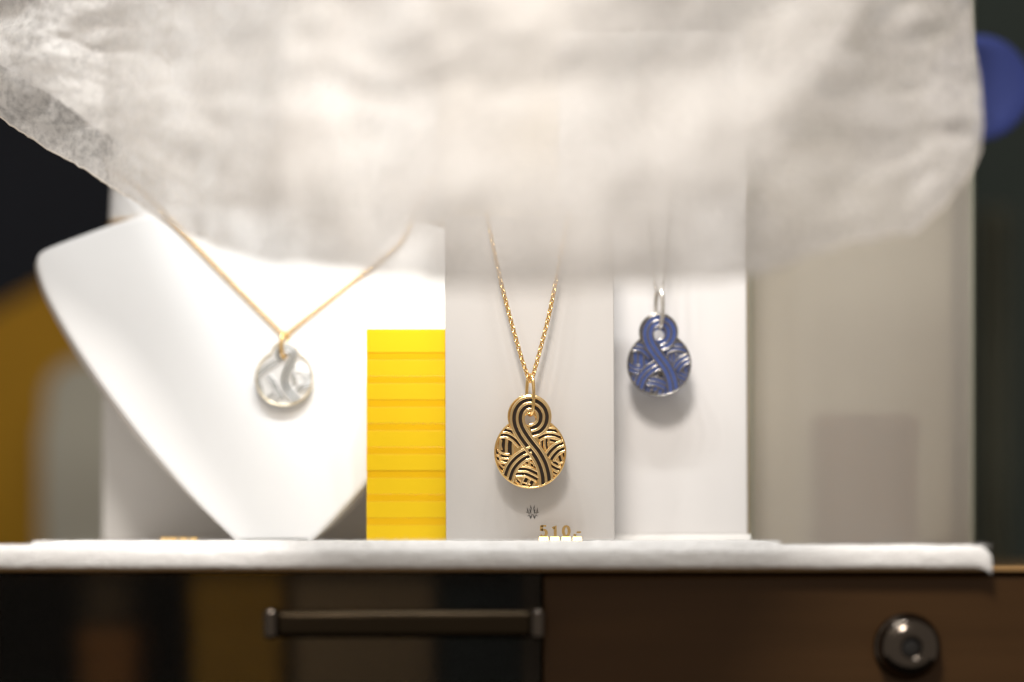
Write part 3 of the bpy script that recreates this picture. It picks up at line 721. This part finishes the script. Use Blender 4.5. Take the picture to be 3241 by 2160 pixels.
o = lathe("plate", [(dr*0.2, -2.0), (dr*0.7, -2.6), (dr*0.93, -3.0), (dr, -2.0), (dr*0.97, 0.0), (dr*0.5, 1.0)], M['blue_disc'], disc, 56); o.location = (0, 0, (dc.z+1.9)*MM)
box("post", (-8.5, 1.6, 0.1), (-5.5, 4.6, dc.z+4), M['keyhole'], disc, 0.4); box("foot", (-20, -8, 0.05), (4, 12, 2.0), M['keyhole'], disc, 0.5)

# amber and grey display pieces out of focus at the left
D = 400
wl, wr = P(-160, 1700, D), P(330, 1700, D)
zt1, zt2 = P(0, 960, D).z, P(0, 790, D).z
sh = empty("side_table", ((wl.x+wr.x)/2-60, 330, -700)); tag(sh, "dark side table carrying the amber and grey blocks behind the shelf", "table")
sh_z = P(0, 1790, D).z
box("table_top", (-170, -100, 700+sh_z-14), (140, 100, 700+sh_z), M['inner'], sh, 1.5)
for sx in (-150, 120):
    for sy in (-85, 85): box("leg", (sx-7, sy-7, 0), (sx+7, sy+7, 700+sh_z-14.2), M['inner'], sh, 1)
am = empty("amber_block", ((wl.x+wr.x)/2, D+20, sh_z)); tag(am, "amber acrylic wedge with slanted top out of focus left of the bust", "block")
hx = (wr.x-wl.x)/2; vtx = []
for y in (-14, 14): vtx += [(-hx, y, 0.1), (hx, y, 0.1), (hx, y, zt2-sh_z), (-hx, y, zt1-sh_z-14)]
bm = bmesh.new(); bv = [bm.verts.new(Vector(v_)*MM) for v_ in vtx]
for fc in ((0, 1, 2, 3), (4, 7, 6, 5), (0, 4, 5, 1), (1, 5, 6, 2), (2, 6, 7, 3), (3, 7, 4, 0)): bm.faces.new([bv[i] for i in fc])
bmesh.ops.bevel(bm, geom=bm.edges[:], offset=1.2*MM, segments=3, profile=0.5, affect='EDGES')
from_bm("wedge", bm, M['amber'], am)
g0, g1 = P(130, 1700, D-30), P(420, 1140, D-30)
gb = empty("grey_stand", ((g0.x+g1.x)/2, D-24, sh_z)); tag(gb, "pale grey round shouldered stand out of focus before the amber wedge", "display stand")
hx = (g1.x-g0.x)/2
h_mid = P(0, 1345, D-30).z-sh_z; h_top = g1.z-sh_z
box("plinth", (-hx, -8, 0.1), (hx, 8, h_mid), M['grey_box'], gb, 1.2)
ar = []
for i in range(13): t = math.pi-math.pi/2*i/12; ar.append((-hx+18+18*math.cos(t)+2, h_top-18+18*math.sin(t)))
prof = [(-hx+2, h_mid+0.3)]+ar+[(hx-2, h_top), (hx-2, h_mid+0.3)]
V = [(x, -6, z) for x, z in prof]+[(x, 6, z) for x, z in prof]; k = len(prof)
F = [tuple(range(k)), tuple(range(2*k-1, k-1, -1))]+[(i, (i+1) % k, k+(i+1) % k, k+i) for i in range(k)]
from_py("rounded_board", V, F, M['grey_box'], gb, False, True)
st = empty("amber_strip", (P(346, 0, 120).x, 120, -8.1)); tag(st, "narrow amber strip showing beside the foot of the bust", "strip")
box("sheet", (-1.6, -1, 0.1), (1.0, 1, P(0, 1410, 120).z+8.1), M['peach'], st, 0.4)
box("tip", (-1.0, -1, P(0, 1345, 120).z+8.1), (1.8, 1, P(0, 1305, 120).z+8.1), M['amber_tip'], st, 0.4)
box("rod", (-0.6, -0.6, P(0, 1411, 120).z+8.1), (0.6, 0.6, P(0, 1344, 120).z+8.1), M['grey_box'], st, 0.2)

# ================================================================== gauze hung across the top
def interp(tab, x):
    if x <= tab[0][0]: return tab[0][1]
    for (a0, b0), (a1, b1) in zip(tab, tab[1:]):
        if x <= a1:
            t = (x-a0)/(a1-a0); t = t*t*(3-2*t) if False else t
            return b0+(b1-b0)*t
    return tab[-1][1]
drape = empty("gauze_drape", (0, -60, 260)); tag(drape, "crumpled cream gauze cloth hanging in folds across the top of the display", "cloth")
def gauze_sheet(name, edge, depth, mt, top=-420, nu=230, nv=110, amp=5.0, seed=0.0, right_x=None, hem=0.0):
    V, F, low = [], [], []
    xs0, xs1 = edge[0][0], edge[-1][0]
    for i in range(nu+1):
        u = i/nu; px = xs0+(xs1-xs0)*u; e = interp(edge, px)+14*noise.noise(Vector((px*0.012+seed, 1.3, 0)))+6*noise.noise(Vector((px*0.05, seed, 0)))
        for j in range(nv+1):
            v = j/nv; py = e+(top-e)*v; d = interp(depth, px); h_ = min(1.0, max(0.0, (e-py-60)/420)); d *= 1.0-0.12*h_*h_*(3-2*h_)
            q = Vector((px*0.0021+seed, py*0.0032, seed*0.7))
            fold = noise.noise(q)*amp*2.0+(0.5-abs(noise.noise(q*2.1+Vector((3, 1, 0)))))*amp*1.5+noise.noise(q*5.2)*amp*0.32+noise.noise(q*14)*amp*0.07
            d2 = d+fold*min(1.0, 0.35+v*3)*(1.0+0.35*min(1.0, max(0.0, (px-2450)/250))+0.8*min(1.0, max(0.0, (350-px)/300)))
            pp = px
            if right_x is not None and u > 0.8: pp = px+(u-0.8)/0.2*(right_x(py)-xs1)
            V.append(P(pp, py, d2)-Vector((0, -60, 260)))
        low.append(V[-(nv+1)])
    for i in range(nu):
        for j in range(nv): a_ = i*(nv+1)+j; F.append((a_, a_+nv+1, a_+nv+2, a_+1))
    o = from_py(name, V, F, mt, drape, True)
    if hem:
        v, f = [], []; tube_geo(v, f, low, [hem*(0.8+0.5*noise.noise(p*0.4)) for p in low], 7); from_py("hem", v, f, M['hem'], drape, True)
    return o
edge_b = [(-260, 190), (0, 372), (120, 452), (240, 524), (330, 582), (460, 660), (600, 745), (760, 815), (900, 846), (1100, 862), (1250, 880), (1420, 905), (1650, 915), (1900, 905), (2150, 890), (2390, 872), (2560, 815), (2720, 770), (2900, 735), (3010, 655), (3070, 570), (3096, 470)]
dep_b = [(-260, 10), (0, -4), (330, -16), (600, -60), (900, -125), (1400, -160), (1900, -158), (2200, -135), (2400, -114), (2700, -98), (3100, -72)]
def rx(py):
    return interp([(-400, 3060), (0, 3072), (140, 3082), (250, 3104), (400, 3112), (520, 3098), (600, 3080)], py)
gauze_sheet("back_layer", edge_b, dep_b, M['gauze_back'], amp=3.4, seed=2.0, right_x=rx, hem=0.32)
edge_f = [(-260, 40), (0, 205), (150, 300), (300, 400), (480, 540), (700, 655), (900, 700), (1060, 735), (1110, 790), (1155, 862), (1205, 810), (1300, 745), (1500, 700), (1800, 690), (2100, 690), (2300, 640), (2430, 530), (2510, 400), (2600, 230), (2700, 55), (2760, -60)]
dep_f = [(-260, -2), (0, -16), (330, -34), (600, -84), (900, -150), (1400, -186), (1900, -184), (2200, -162), (2400, -142), (2760, -124)]
gauze_sheet("front_fold", edge_f, dep_f, M['gauze_front'], amp=4.2, seed=9.0)
bpy.context.view_layer.update()
